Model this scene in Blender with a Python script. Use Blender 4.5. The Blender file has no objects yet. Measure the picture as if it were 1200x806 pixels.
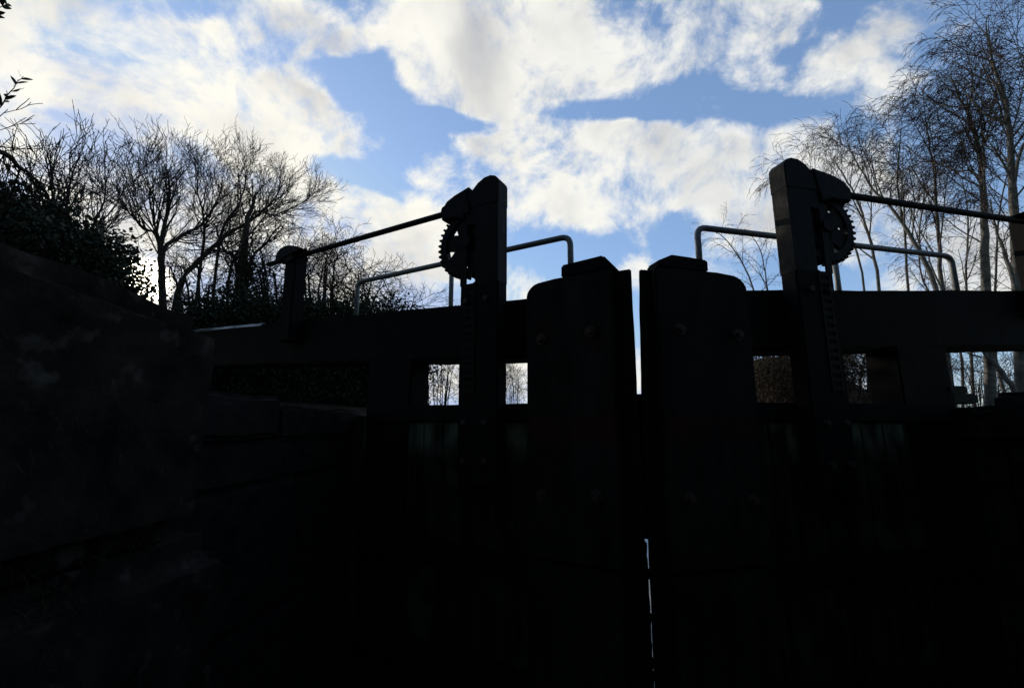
import bpy, bmesh, math, random
from mathutils import Vector, Matrix, noise
R = math.radians
SC = bpy.context.scene
COL = SC.collection
EYE = Vector((0, 0, 2.0))
YAW, PITCH, FPX = R(5.5), R(10.0), 520.0
FWD = Vector((-math.sin(YAW) * math.cos(PITCH), math.cos(YAW) * math.cos(PITCH), math.sin(PITCH)))
RIGHT = Vector((math.cos(YAW), math.sin(YAW), 0))
UP = RIGHT.cross(FWD)


def bearing(px, py):
    """survey helper: unit direction seen at a pixel of the 1200x806 photograph"""
    return (FWD + RIGHT * ((px - 600) / FPX) + UP * ((403 - py) / FPX)).normalized()


def spot(px, py, dist):
    """world point in that direction at the given horizontal distance from the eye"""
    d = bearing(px, py)
    return EYE + d * (dist / math.hypot(d.x, d.y))


# ------------------------------------------------------------------ materials
def new_mat(name):
    m = bpy.data.materials.new(name)
    m.use_nodes = True
    nt = m.node_tree
    b = nt.nodes['Principled BSDF']
    return m, nt, b


def surf(name, c1, c2, rough=0.7, scale=6.0, stretch=(1, 1, 1), bump=0.3, metal=0.0, spec=0.5, detail=6, third=None):
    """two-tone noise surface with bump, in object coordinates"""
    m, nt, b = new_mat(name)
    N, L = nt.nodes, nt.links
    tc = N.new('ShaderNodeTexCoord')
    mp = N.new('ShaderNodeMapping'); mp.inputs['Scale'].default_value = stretch
    L.new(tc.outputs['Object'], mp.inputs['Vector'])
    n1 = N.new('ShaderNodeTexNoise'); n1.inputs['Scale'].default_value = scale; n1.inputs['Detail'].default_value = detail
    n1.inputs['Roughness'].default_value = 0.65
    L.new(mp.outputs[0], n1.inputs['Vector'])
    cr = N.new('ShaderNodeValToRGB')
    cr.color_ramp.elements[0].position = 0.35; cr.color_ramp.elements[0].color = (*c1, 1)
    cr.color_ramp.elements[1].position = 0.68; cr.color_ramp.elements[1].color = (*c2, 1)
    L.new(n1.outputs['Fac'], cr.inputs['Fac'])
    out = cr.outputs['Color']
    if third:
        n2 = N.new('ShaderNodeTexNoise'); n2.inputs['Scale'].default_value = third[1]; n2.inputs['Detail'].default_value = 4
        L.new(tc.outputs['Object'], n2.inputs['Vector'])
        rp = N.new('ShaderNodeMapRange'); rp.inputs['From Min'].default_value = third[2]; rp.inputs['From Max'].default_value = third[2] + 0.12
        L.new(n2.outputs['Fac'], rp.inputs['Value'])
        mx = N.new('ShaderNodeMix'); mx.data_type = 'RGBA'
        L.new(rp.outputs[0], mx.inputs['Factor']); L.new(out, mx.inputs['A']); mx.inputs['B'].default_value = (*third[0], 1)
        out = mx.outputs['Result']
    L.new(out, b.inputs['Base Color'])
    b.inputs['Metallic'].default_value = metal
    b.inputs['Specular IOR Level'].default_value = spec
    rr = N.new('ShaderNodeMapRange')
    rr.inputs['To Min'].default_value = max(0.05, rough - 0.15); rr.inputs['To Max'].default_value = min(1, rough + 0.15)
    L.new(n1.outputs['Fac'], rr.inputs['Value']); L.new(rr.outputs[0], b.inputs['Roughness'])
    if bump:
        bp = N.new('ShaderNodeBump'); bp.inputs['Strength'].default_value = bump; bp.inputs['Distance'].default_value = 0.02
        L.new(n1.outputs['Fac'], bp.inputs['Height']); L.new(bp.outputs[0], b.inputs['Normal'])
    return m


M = {}
M['tar'] = surf('tarred_timber', (.005, .005, .005), (.012, .0115, .0115), .75, 5, (1, 1, .25), .35, spec=0.1)
M['tarv'] = surf('tarred_planks', (.006, .005, .005), (.034, .029, .025), .78, 7, (3, 3, .2), .4, spec=0.1, third=((.038, .044, .030), 3.0, .56))
M['plate'] = surf('cover_board', (.005, .005, .005), (.030, .027, .024), .72, 5, (1, 1, .35), .5, spec=0.1, third=((.018, .011, .009), 2.3, .56))
M['algae'] = surf('wet_algae', (.012, .018, .012), (.05, .065, .045), .6, 9, (2, 2, .3), .4, spec=.4)
M['iron'] = surf('black_iron', (.004, .004, .004), (.012, .011, .010), .6, 14, (1, 1, 1), .25, spec=0.12)
M['rust'] = surf('rusty_bolt', (.03, .02, .016), (.085, .06, .05), .7, 40, spec=.3)
M['steel'] = surf('galvanised_tube', (.17, .18, .175), (.30, .31, .30), .55, 30, (1, 1, 1), .1, metal=.3)
M['white'] = surf('white_paint', (.45, .45, .43), (.72, .72, .70), .65, 18, (1, 1, 1), .4)
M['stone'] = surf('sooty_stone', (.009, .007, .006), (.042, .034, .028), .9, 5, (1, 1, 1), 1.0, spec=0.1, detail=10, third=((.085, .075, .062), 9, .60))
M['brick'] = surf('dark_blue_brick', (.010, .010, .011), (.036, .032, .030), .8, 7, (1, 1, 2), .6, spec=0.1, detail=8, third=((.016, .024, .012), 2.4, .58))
M['bark'] = surf('bark', (.018, .015, .012), (.050, .042, .034), .9, 9, (1, 1, .3), .6, spec=.2)
M['twig'] = surf('twig_bark', (.016, .012, .010), (.035, .028, .022), .85, 9, spec=.2, bump=0)
M['birch'] = surf('birch_bark', (.085, .08, .07), (.20, .19, .17), .8, 5, (1, 1, 2.5), .3, spec=.25, third=((.04, .035, .03), 3.5, .56))
M['btwig'] = surf('birch_twig', (.028, .020, .018), (.06, .045, .04), .8, 9, spec=.2, bump=0)
M['bramble'] = surf('bramble_stem', (.06, .045, .034), (.17, .13, .10), .85, 9, spec=.2, bump=0)
M['leaf'] = surf('evergreen_leaf', (.010, .016, .007), (.028, .040, .018), .55, 3, spec=.2, bump=0)
M['dead'] = surf('dead_leaf', (.05, .032, .018), (.13, .085, .05), .9, 3, spec=.1, bump=0)
M['earth'] = surf('bank_earth', (.022, .016, .011), (.075, .054, .036), .95, 5, (1, 1, 1), .8, spec=.1, third=((.028, .036, .016), .7, .56))
M['grass'] = surf('grass_blade', (.03, .038, .015), (.09, .08, .04), .8, 3, spec=.2, bump=0)


def band(m, colour, z0, z1, z2, z3, scale, lo):
    """a stain between two heights, broken up by noise"""
    nt = m.node_tree; N, L = nt.nodes, nt.links
    b = nt.nodes['Principled BSDF']
    old = b.inputs['Base Color'].links[0].from_socket
    tc = N.new('ShaderNodeTexCoord'); sp = N.new('ShaderNodeSeparateXYZ'); L.new(tc.outputs['Object'], sp.inputs[0])
    a = N.new('ShaderNodeMapRange'); a.inputs['From Min'].default_value = z0; a.inputs['From Max'].default_value = z1
    c = N.new('ShaderNodeMapRange'); c.inputs['From Min'].default_value = z3; c.inputs['From Max'].default_value = z2
    L.new(sp.outputs['Z'], a.inputs['Value']); L.new(sp.outputs['Z'], c.inputs['Value'])
    mp = N.new('ShaderNodeMapping'); mp.inputs['Scale'].default_value = (1, 1, .35); L.new(tc.outputs['Object'], mp.inputs['Vector'])
    n = N.new('ShaderNodeTexNoise'); n.inputs['Scale'].default_value = scale; n.inputs['Detail'].default_value = 6; L.new(mp.outputs[0], n.inputs['Vector'])
    r = N.new('ShaderNodeMapRange'); r.inputs['From Min'].default_value = lo; r.inputs['From Max'].default_value = lo + .2
    L.new(n.outputs['Fac'], r.inputs['Value'])
    p = N.new('ShaderNodeMath'); p.operation = 'MULTIPLY'; L.new(a.outputs[0], p.inputs[0]); L.new(c.outputs[0], p.inputs[1])
    q = N.new('ShaderNodeMath'); q.operation = 'MULTIPLY'; L.new(p.outputs[0], q.inputs[0]); L.new(r.outputs[0], q.inputs[1])
    mx = N.new('ShaderNodeMix'); mx.data_type = 'RGBA'
    L.new(q.outputs[0], mx.inputs['Factor']); L.new(old, mx.inputs['A']); mx.inputs['B'].default_value = (*colour, 1)
    L.new(mx.outputs['Result'], b.inputs['Base Color'])


band(M['tarv'], (.11, .14, .10), 1.70, 1.86, 2.2, 2.3, 7, .38)
band(M['plate'], (.045, .014, .012), 1.86, 1.89, 2.02, 2.05, 2.5, .35)


def water_mat():
    m, nt, b = new_mat('canal_water')
    b.inputs['Base Color'].default_value = (.012, .014, .010, 1)
    b.inputs['Roughness'].default_value = .04
    N, L = nt.nodes, nt.links
    tc = N.new('ShaderNodeTexCoord'); n = N.new('ShaderNodeTexNoise'); n.inputs['Scale'].default_value = 7
    L.new(tc.outputs['Object'], n.inputs['Vector'])
    bp = N.new('ShaderNodeBump'); bp.inputs['Strength'].default_value = .25; bp.inputs['Distance'].default_value = .02
    L.new(n.outputs['Fac'], bp.inputs['Height']); L.new(bp.outputs[0], b.inputs['Normal'])
    return m


M['water'] = water_mat()


# ------------------------------------------------------------------ mesh helpers
def tag(o, label=None, cat=None, group=None, kind=None):
    for k, v in (('label', label), ('category', cat), ('group', group), ('kind', kind)):
        if v:
            o[k] = v
    return o


def empty(name, loc, rz=0, **kw):
    o = bpy.data.objects.new(name, None)
    COL.objects.link(o); o.location = loc; o.rotation_euler = (0, 0, rz); o.empty_display_size = .2
    return tag(o, **kw)


def put(name, bm, m, parent=None, smooth=False, mirror=1, bevel=0, cut=0, jit=0, seed=0):
    if mirror < 0:
        for v in bm.verts:
            v.co.x = -v.co.x
    bmesh.ops.recalc_face_normals(bm, faces=bm.faces)
    if bevel:
        es = [e for e in bm.edges if len(e.link_faces) == 2 and e.calc_face_angle(0) > .5]
        bmesh.ops.bevel(bm, geom=es, offset=bevel, segments=2, affect='EDGES', clamp_overlap=True)
    if cut:
        for _ in range(8):
            es = [e for e in bm.edges if e.calc_length() > cut]
            if not es or len(bm.verts) > 60000:
                break
            bmesh.ops.subdivide_edges(bm, edges=es, cuts=1, use_grid_fill=True)
    if jit:
        off = Vector((seed * 7.3, seed * 3.1, seed * 1.7))
        for v in bm.verts:
            q = v.co * 4 + off
            v.co += noise.noise_vector(q) * jit + noise.noise_vector(q * 4) * jit * .4
    me = bpy.data.meshes.new(name)
    bm.to_mesh(me); bm.free()
    if smooth:
        for p in me.polygons:
            p.use_smooth = True
    me.materials.append(m)
    o = bpy.data.objects.new(name, me)
    COL.objects.link(o)
    o.parent = parent
    return o


def box(bm, x0, x1, y0, y1, z0, z1):
    vs = [bm.verts.new((x, y, z)) for x in (x0, x1) for y in (y0, y1) for z in (z0, z1)]
    for f in ((0, 1, 3, 2), (4, 6, 7, 5), (0, 4, 5, 1), (2, 3, 7, 6), (0, 2, 6, 4), (1, 5, 7, 3)):
        bm.faces.new([vs[i] for i in f])


def prism(bm, prof, y0, y1):
    """profile of (x,z) points extruded along y"""
    a = [bm.verts.new((x, y0, z)) for x, z in prof]
    b = [bm.verts.new((x, y1, z)) for x, z in prof]
    bm.faces.new(a); bm.faces.new(b[::-1])
    n = len(prof)
    for i in range(n):
        bm.faces.new((a[i], b[i], b[(i + 1) % n], a[(i + 1) % n]))


def column(bm, prof, z0, z1):
    """plan of (x,y) points extruded upwards"""
    a = [bm.verts.new((x, y, z0)) for x, y in prof]
    b = [bm.verts.new((x, y, z1)) for x, y in prof]
    bm.faces.new(a[::-1]); bm.faces.new(b)
    n = len(prof)
    for i in range(n):
        bm.faces.new((a[i], a[(i + 1) % n], b[(i + 1) % n], b[i]))


def tube(bm, pts, rad, n=8, cap=True):
    pts = [Vector(p) for p in pts]
    rs = rad if isinstance(rad, (list, tuple)) else [rad] * len(pts)
    rings = []
    ref = None
    for i, p in enumerate(pts):
        d = (pts[min(i + 1, len(pts) - 1)] - pts[max(i - 1, 0)]).normalized()
        if ref is None:
            ref = Vector((0, 0, 1)) if abs(d.z) < .9 else Vector((1, 0, 0))
        u = d.cross(ref)
        if u.length < 1e-4:
            u = d.cross(Vector((.3, 1, .2)))
        u.normalize(); w = u.cross(d); ref = w
        rings.append([bm.verts.new(p + (u * math.cos(2 * math.pi * k / n) + w * math.sin(2 * math.pi * k / n)) * rs[i]) for k in range(n)])
    for a, b in zip(rings, rings[1:]):
        for k in range(n):
            bm.faces.new((a[k], a[(k + 1) % n], b[(k + 1) % n], b[k]))
    if cap:
        bm.faces.new(rings[0][::-1]); bm.faces.new(rings[-1])


def bend(p0, p1, p2, r, n=6):
    """points that round the corner p1 with radius r"""
    p0, p1, p2 = Vector(p0), Vector(p1), Vector(p2)
    a = p1 + (p0 - p1).normalized() * r; b = p1 + (p2 - p1).normalized() * r
    return [(a * (1 - t) ** 2 + p1 * 2 * t * (1 - t) + b * t * t) for t in [i / n for i in range(n + 1)]]


def BM():
    return bmesh.new()


# ------------------------------------------------------------------ lock gates
def lock_gate(side, rz, label, P):
    g = empty('lock_gate', (.55, 3.0, 0), rz, label=label, cat='lock gate', group='pair of mitre lock gates')
    mir = -1 if side == 'L' else 1
    S = 1 if side == 'L' else 2

    def part(name, bm, m, parent=g, **k):
        return put(name, bm, m, parent, mirror=mir, seed=S + len(name), **k)

    # balance beam: rises gently towards its outer end
    t0, ts = P['top']; b0, bs = P['bot']
    e = 6.2
    bm = BM()
    prism(bm, [(.36, b0 + bs * .36), (e, b0 + bs * e), (e, t0 + ts * e), (.36, t0 + ts * .36)], .012, .36)
    beam = part('balance_beam', bm, M['tar'], bevel=.018, cut=.3, jit=.006)
    if side == 'L':   # worn white paint on the outer end, a thin capping with a sloping front
        bm = BM()
        s0, s1 = 4.35, e + .01
        for (a, b) in ((s0, s1),):
            za, zb = t0 + ts * a, t0 + ts * b
            vs = [bm.verts.new(c) for c in ((a, .004, za - .028), (a, .05, za + .012), (a, .365, za + .012), (a, .365, za - .028),
                                            (b, .004, zb - .028), (b, .05, zb + .012), (b, .365, zb + .012), (b, .365, zb - .028))]
            for f in ((0, 1, 2, 3), (7, 6, 5, 4), (0, 4, 5, 1), (1, 5, 6, 2), (2, 6, 7, 3), (3, 7, 4, 0)):
                bm.faces.new([vs[i] for i in f])
        o = part('painted_capping', bm, M['white'], beam, cut=.12, jit=.006)
        o['label'] = 'worn white painted capping on the outer end'

    # mitre post with a nosed plan, so the two leaves meet along a line
    n0 = P['nose']
    bm = BM()
    column(bm, [(n0, -.0), (n0 + P['cut'] * .05, .05), (n0 + P['cut'] * .22, .22), (n0 + .30, .30), (.60, .30), (.60, .0)], .0, 3.05)
    bmesh.ops.bisect_plane(bm, geom=bm.verts[:] + bm.edges[:] + bm.faces[:], plane_co=(0, 0, 2.15), plane_no=(0, 0, 1))
    for v in bm.verts:
        if v.co.z > 2.9 and v.co.x < .3:
            v.co.x += P['lean']
        if v.co.z < .1 and v.co.x < .3:
            v.co.x -= P['lean'] * .36
    mp = part('mitre_post', bm, M['tar'], bevel=.008, cut=.10, jit=.005)
    bm = BM()
    prism(bm, P['capprof'], -.055, .10)
    part('post_cap', bm, M['tar'], mp, bevel=.012, cut=.2, jit=.004)
    # cover boards on the face of the post
    a, b = P['board']
    prof = [(a, 1.09), (b, 1.09), (b, 2.955)]
    for k in range(1, 7):   # rounded shoulder
        t = k / 6 * math.pi / 2
        prof.append((b - .13 * (1 - math.cos(t)), 2.935 + .105 * math.sin(t)))
    prof += [(b - .24, 3.05), (a, 3.05)]
    bm = BM(); prism(bm, prof, -.062, -.004)
    cb = part('cover_board', bm, M['plate'], bevel=.01, cut=.25, jit=.003)
    for (x, z) in ((a + .15, 1.53), (b - .11, 1.50), (a + .16, 2.62), (b - .12, 2.60)):
        bm = BM()
        tube(bm, [(x, -.058, z), (x, -.07, z), (x, -.0701, z), (x, -.105, z)], [.045, .042, .024, .022], 8)
        part('bolt', bm, M['rust'], cb)
    bm = BM(); prism(bm, [(a + .01, -.1), (b + .01, -.1), (b + .01, 1.075), (a + .01, 1.075)], -.05, -.004)
    part('cover_board', bm, M['plate'], bevel=.01, cut=.25, jit=.004)
    if side == 'L':   # timber seal that closes the seam between the leaves
        bm = BM(); box(bm, -.045, .03, .05, .11, 1.27, 2.185)
        part('seal_strip', bm, M['tar'], cut=.1, jit=.006)

        bm = BM(); rn = random.Random(4); z = .15
        prof = []
        while z < 1.28:
            prof.append((rn.choice([.008, .008, .010, .006, -.012]) + rn.uniform(-.002, .002), z)); z += rn.uniform(.012, .05)
        prism(bm, [(.05, .15)] + [(x, z) for x, z in prof] + [(.05, 1.28)], .02, .05)
        part('seal_strip', bm, M['tar'])

    # heel post
    h0, h1 = P['heel']
    bm = BM(); box(bm, h0, h1, .0, .26, -.2, b0 + bs * h0 + .03)
    part('heel_post', bm, M['tar'], bevel=.012, cut=.25, jit=.006)
    # top rail and the boarding beneath it
    bm = BM(); box(bm, .59, h1 - .02, -.02, .255, 2.0, 2.14)
    part('top_rail', bm, M['tar'], bevel=.015, cut=.2, jit=.006)
    bm = BM(); rnd = random.Random(S)
    x = .60
    while x < h1 + .02:
        w = min(.205, h1 + .03 - x)
        if w > .05:
            dy = rnd.uniform(-.008, .008)
            box(bm, x, x + w - .010, .012 + dy, .06, -.2, 2.03)
        x += w
    part('boarding', bm, M['tarv'], bevel=.006, cut=.35, jit=.004)
    for z in (1.0, .25):
        bm = BM(); box(bm, .82, h1, -.05, -.006, z - .09, z + .09)
        part('cross_rail', bm, M['tar'], bevel=.012, cut=.25, jit=.005)

    # paddle stand: wooden post, two cheeks round the rack, a domed cowl
    p0, p1 = P['post']
    w = p1 - p0
    bm = BM(); box(bm, p0, p1, -.15, -.008, 1.55, 3.10)
    pp = part('paddle_post', bm, M['tar'], bevel=.012, cut=.25, jit=.004)
    r0, r1 = p0 + w * .60, p0 + w * .84       # slot for the rack
    bm = BM()      # hollow cast housing: front and back plates with a slot, closed on the mitre side
    box(bm, p0, r0, -.15, -.136, 3.085, 3.745); box(bm, r1, p1, -.15, -.136, 3.085, 3.64)
    box(bm, r0 - .01, r1 + .01, -.149, -.137, 3.60, 3.744)
    box(bm, p0 + .001, p0 + .014, -.137, -.013, 3.09, 3.744)
    box(bm, p0, r0 + .04, -.03, -.012, 3.085, 3.745); box(bm, r0 + .02, p1, -.029, -.013, 3.60, 3.72)
    part('gear_housing', bm, M['iron'], pp)
    prof = [(p0, 3.74), (p0, 3.93), (p0 + .03, 3.972), (p0 + .08, 3.99), (p0 + .14, 3.985), (p0 + .20, 3.955), (p0 + .26, 3.90), (p0 + .31, 3.83), (p0 + .35, 3.74)]
    bm = BM(); prism(bm, prof, -.155, .0)
    part('cowl', bm, M['iron'], pp, bevel=.006)
    for z in (1.72, 2.0, 2.95):
        for bx in (p0 + .1, p1 - .07):
            bm = BM(); tube(bm, [(bx, -.145, z), (bx, -.18, z)], .022, 6)
            part('bolt', bm, M['rust'], pp)
    # toothed rack standing in the slot
    rc = (r0 + r1) / 2
    bm = BM(); rh = r1 - r0 - .012
    box(bm, rc - rh * .5, rc + rh * .12, -.06, -.034, 3.06, 3.50)
    z = 3.07
    while z < 3.46:
        if not any(abs(z - q) < .024 for q in P['holes']):
            box(bm, rc + rh * .1, rc + rh * .5, -.061, -.033, z, z + .045)
        z += .052
    part('rack', bm, M['iron'], bevel=.004)
    bm = BM()   # rungs of the rack on the face of the post below the gear
    box(bm, rc - .05, rc - .035, -.158, -.148, 2.2, 3.1); box(bm, rc + .035, rc + .05, -.158, -.148, 2.2, 3.1)
    z = 2.22
    while z < 3.08:
        box(bm, rc - .036, rc + .036, -.157, -.149, z, z + .03); z += .06
    part('rack_guide', bm, M['iron'])
    bm = BM(); tube(bm, [(rc + .03, -.10, -.1), (rc + .03, -.10, 1.6)], .03, 10)
    box(bm, rc - .03, rc + .09, -.148, -.05, 1.45, 1.56)
    part('paddle_rod', bm, M['iron'], smooth=False)

    # gear wheel driven by a worm on the long shaft
    gx, gz = P['gear']; gr = P['gr']
    bm = BM(); nt = 38
    y0, y1 = -.128, -.068
    ro, rt, ri = gr - .028, gr, gr * .72
    prof = []
    for k in range(nt):
        for f, rr in ((0, ro), (.28, ro), (.42, rt), (.72, rt), (.86, ro)):
            t = 2 * math.pi * (k + f) / nt
            prof.append((t, rr))
    n = len(prof)
    fo = [bm.verts.new((gx + r_ * math.cos(t), y0, gz + r_ * math.sin(t))) for t, r_ in prof]
    bo = [bm.verts.new((gx + r_ * math.cos(t), y1, gz + r_ * math.sin(t))) for t, r_ in prof]
    fi = [bm.verts.new((gx + ri * math.cos(t), y0, gz + ri * math.sin(t))) for t, r_ in prof]
    bi = [bm.verts.new((gx + ri * math.cos(t), y1, gz + ri * math.sin(t))) for t, r_ in prof]
    for i in range(n):
        j = (i + 1) % n
        bm.faces.new((fo[i], fo[j], fi[j], fi[i])); bm.faces.new((bo[j], bo[i], bi[i], bi[j]))
        bm.faces.new((fo[j], fo[i], bo[i], bo[j])); bm.faces.new((fi[i], fi[j], bi[j], bi[i]))
    for k in range(6):   # broad webs between small lightening holes
        t = k * math.pi / 3 + P['turn']
        c, s = math.cos(t), math.sin(t)
        hw = .068
        vs = []
        for yy in (y0 + .012, y1 - .012):
            for (u, v) in ((.03, -hw), (ri + .012, -hw), (ri + .012, hw), (.03, hw)):
                vs.append(bm.verts.new((gx + u * c - v * s, yy, gz + u * s + v * c)))
        for f in ((0, 1, 2, 3), (7, 6, 5, 4), (0, 4, 5, 1), (1, 5, 6, 2), (2, 6, 7, 3), (3, 7, 4, 0)):
            bm.faces.new([vs[i] for i in f])
    gw = part('gear_wheel', bm, M['iron'])
    bm = BM(); tube(bm, [(gx, -.165, gz), (gx, -.02, gz)], .05, 14)
    part('hub', bm, M['iron'], gw)
    sz = P['shaft']; sy = -.10
    e = P['shaft_end']
    bm = BM(); tube(bm, [(gx + .02, sy, sz), (e, sy + .0, sz)], .027, 10)
    sh = part('worm_shaft', bm, M['iron'])
    bm = BM(); pts = []; rs = []
    for k in range(31):
        pts.append((gx + .0 + .2 * k / 30, sy, sz)); rs.append(.05 + .012 * math.cos(k * math.pi / 2.5))
    tube(bm, pts, rs, 12)
    part('worm', bm, M['iron'], sh)
    bm = BM()
    for bx in (gx + .055, gx + .235):
        tube(bm, [(bx - .028, sy, sz), (bx + .028, sy, sz)], .066, 12)
    box(bm, gx + .03, gx + .105, sy - .03, -.05, sz + .03, sz + .135)
    box(bm, gx - .04, gx + .25, -.166, -.06, sz - .09, sz + .03)
    prism(bm, [(p1 - .03, 3.66), (gx + .22, sz - .05), (gx + .27, sz - .01), (gx + .20, sz + .075), (gx + .12, sz + .11), (p1 - .08, sz + .15)], -.165, -.03)
    part('worm_bearing', bm, M['iron'], sh, bevel=.008)
    # outer bearing post with its curved hood
    q0, q1 = P['bpost']
    qc = (q0 + q1) / 2
    bm = BM(); box(bm, q0, q1, -.14, .01, t0 + ts * q0 - .25, sz + .03)
    bp = part('bearing_post', bm, M['tar'], bevel=.015, cut=.25, jit=.004)
    prof = []
    hx0, hx1 = q0 - .13, q1 + .12
    for (u, v) in ((0, .055), (.12, .085), (.3, .125), (.5, .155), (.68, .165), (.84, .145), (.95, .095), (1.0, .02), (.97, -.05), (.88, -.075), (.80, -.05), (.3, .02), (.08, .03)):
        prof.append((hx0 + (hx1 - hx0) * u, sz + v * .72))
    bm = BM(); prism(bm, prof, -.18, -.02)
    part('hood', bm, M['iron'], bp, bevel=.006)
    bm = BM(); box(bm, q0 + .02, q1 - .02, -.17, -.13, sz - .07, sz + .05)
    part('bracket', bm, M['iron'], bp, bevel=.006)

    # tubular handrail on the back of the beam
    a, b, m, zr = P['rail']
    yr = .39
    lo = lambda s: t0 + ts * s - .12
    pts = [(a, yr, lo(a))] + bend((a, yr, 2.6), (a, yr, zr), (b, yr, zr), .085) + bend((a, yr, zr), (b, yr, zr), (b, yr, 2.6), .085) + [(b, yr, lo(b))]
    bm = BM(); tube(bm, pts, .026, 12)
    hr = part('handrail', bm, M['steel'], smooth=True)
    bm = BM(); tube(bm, [(m, yr, lo(m)), (m, yr, zr - .02)], .024, 10)
    part('stanchion', bm, M['steel'], hr, smooth=True)
    # iron collar strap that holds the heel post back
    if side == 'L':
        return g
    bm = BM(); box(bm, h1 - .04, h1 + .36, .06, .22, 2.15, 2.235); box(bm, h1 + .18, h1 + .30, .08, .20, 2.23, 2.30)
    box(bm, h1 - .06, h1 + .05, -.012, .28, 2.22, 2.29)
    part('collar_strap', bm, M['iron'], bevel=.01)
    return g


lock_gate('L', -R(24), 'black timber lock gate leaf on the left, its beam end reaching the stone wall', dict(
    top=(2.91, .053), bot=(2.447, .047), nose=.006, lean=.004, cut=.46, capprof=[(.10, 3.052), (.515, 3.052), (.515, 3.15), (.19, 3.165)], board=(.14, .80), heel=(1.99, 2.52), post=(1.0, 1.36),
    algae=[(1.50, 1.86, 1.82, 1.98), (2.2, 2.47, 1.80, 1.97), (.85, .98, 1.86, 1.98)], holes=(3.12, 3.22, 3.30), gear=(1.312, 3.461), gr=.305, turn=.2,
    shaft=3.79, shaft_end=4.13, bpost=(3.57, 3.76), rail=(.61, 3.19, 1.865, 3.565)))
lock_gate('R', R(19), 'black timber lock gate leaf on the right, in front of the birch trees', dict(
    top=(2.90, .070), bot=(2.463, .05), nose=.016, lean=.03, cut=.72, capprof=[(.165, 3.052), (.57, 3.052), (.57, 3.14), (.285, 3.158), (.165, 3.105)], board=(.135, .868), heel=(2.27, 2.80), post=(1.22, 1.555),
    algae=[(.93, 1.17, 1.80, 1.98), (1.72, 2.1, 1.80, 1.98), (2.3, 2.66, 1.76, 1.96)], holes=(3.12, 3.24), gear=(1.562, 3.466), gr=.297, turn=.55,
    shaft=3.775, shaft_end=4.4, bpost=(3.84, 4.06), rail=(.835, 3.70, 2.25, 3.615)))


# ------------------------------------------------------------------ lock walls
def stone_wall(name, x0, x1, courses, seed, m, label, amp=.03, cut=.16, end_round=.07):
    """coursed blocks with rounded arrises, one mesh"""
    allbm = BM()
    for (za, zb, ya, yb, dx) in courses:
        b = BM()
        box(b, min(x0 + dx, x1), max(x0 + dx, x1), ya, yb, za, zb)
        bmesh.ops.bevel(b, geom=list(b.edges), offset=end_round, segments=3, affect='EDGES', clamp_overlap=True)
        me = bpy.data.meshes.new('t'); b.to_mesh(me); b.free(); allbm.from_mesh(me); bpy.data.meshes.remove(me)
    return tag(put(name, allbm, m, None, cut=cut, jit=amp, seed=seed), label, 'wall')


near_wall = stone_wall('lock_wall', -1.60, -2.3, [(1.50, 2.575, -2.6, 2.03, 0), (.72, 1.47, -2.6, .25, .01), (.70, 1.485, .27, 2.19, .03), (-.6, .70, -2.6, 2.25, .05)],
           3, M['stone'], 'tall mossy stone wall with a rounded top, nearest the camera on the left', .018, .10, .11)
for v in near_wall.data.vertices:      # the coping falls gently towards the gate
    if v.co.z > 2.1:
        v.co.z -= .018 + .072 * max(-.4, v.co.y - 1.07)
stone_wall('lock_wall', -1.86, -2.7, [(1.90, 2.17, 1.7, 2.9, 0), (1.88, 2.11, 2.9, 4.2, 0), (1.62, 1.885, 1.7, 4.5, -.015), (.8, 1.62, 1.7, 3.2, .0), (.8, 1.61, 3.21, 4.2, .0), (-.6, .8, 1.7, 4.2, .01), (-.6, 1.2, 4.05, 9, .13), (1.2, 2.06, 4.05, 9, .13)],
           5, M['brick'], 'low grassy lock wall running back to the left gate', .018, .14, .03)
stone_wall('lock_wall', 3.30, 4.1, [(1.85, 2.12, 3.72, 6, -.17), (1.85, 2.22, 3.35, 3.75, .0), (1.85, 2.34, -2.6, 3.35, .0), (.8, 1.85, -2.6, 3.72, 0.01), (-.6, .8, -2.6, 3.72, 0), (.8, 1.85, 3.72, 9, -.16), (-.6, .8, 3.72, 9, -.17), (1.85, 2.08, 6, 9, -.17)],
           9, M['brick'], 'dark lock wall beside the heel of the right gate', .018, .14, .04)

# unseen bridge added close behind the viewpoint so its mass shades the chamber
def add_shade_bridge():
    e = empty('shade_bridge', (.85, -3, 2), label='unseen brick arch bridge added behind the viewpoint to shade the chamber', cat='bridge')
    x0, x1, crown = -1.62, 3.32, 3.5
    prof = [(-10, 1.5), (x0, 1.5)]
    for k in range(13):
        t = math.pi * (1 - k / 12)
        prof.append(((x0 + x1) / 2 + (x1 - x0) / 2 * math.cos(t), 2.45 + (crown - 2.45) * math.sin(t)))
    prof += [(x1, 1.5), (11, 1.5), (11, 3.7), (6, 4.3), (.85, 4.6), (-5, 4.3), (-10, 3.7)]
    bm = BM(); prism(bm, [(x - .85, z - 2) for x, z in prof], -2.4, 2.25)
    put('arch', bm, M['brick'], e)
    for y in (-2.35, 1.9):
        pr = [(-9.8, 3.7), (-5, 4.31), (.85, 4.61), (6, 4.31), (10.8, 3.7), (10.8, 4.7), (6, 5.4), (.85, 5.7), (-5, 5.4), (-9.8, 4.7)]
        bm = BM(); prism(bm, [(x - .85, z - 2) for x, z in pr], y, y + .34)
        put('parapet', bm, M['brick'], e, bevel=.03)


add_shade_bridge()

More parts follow.
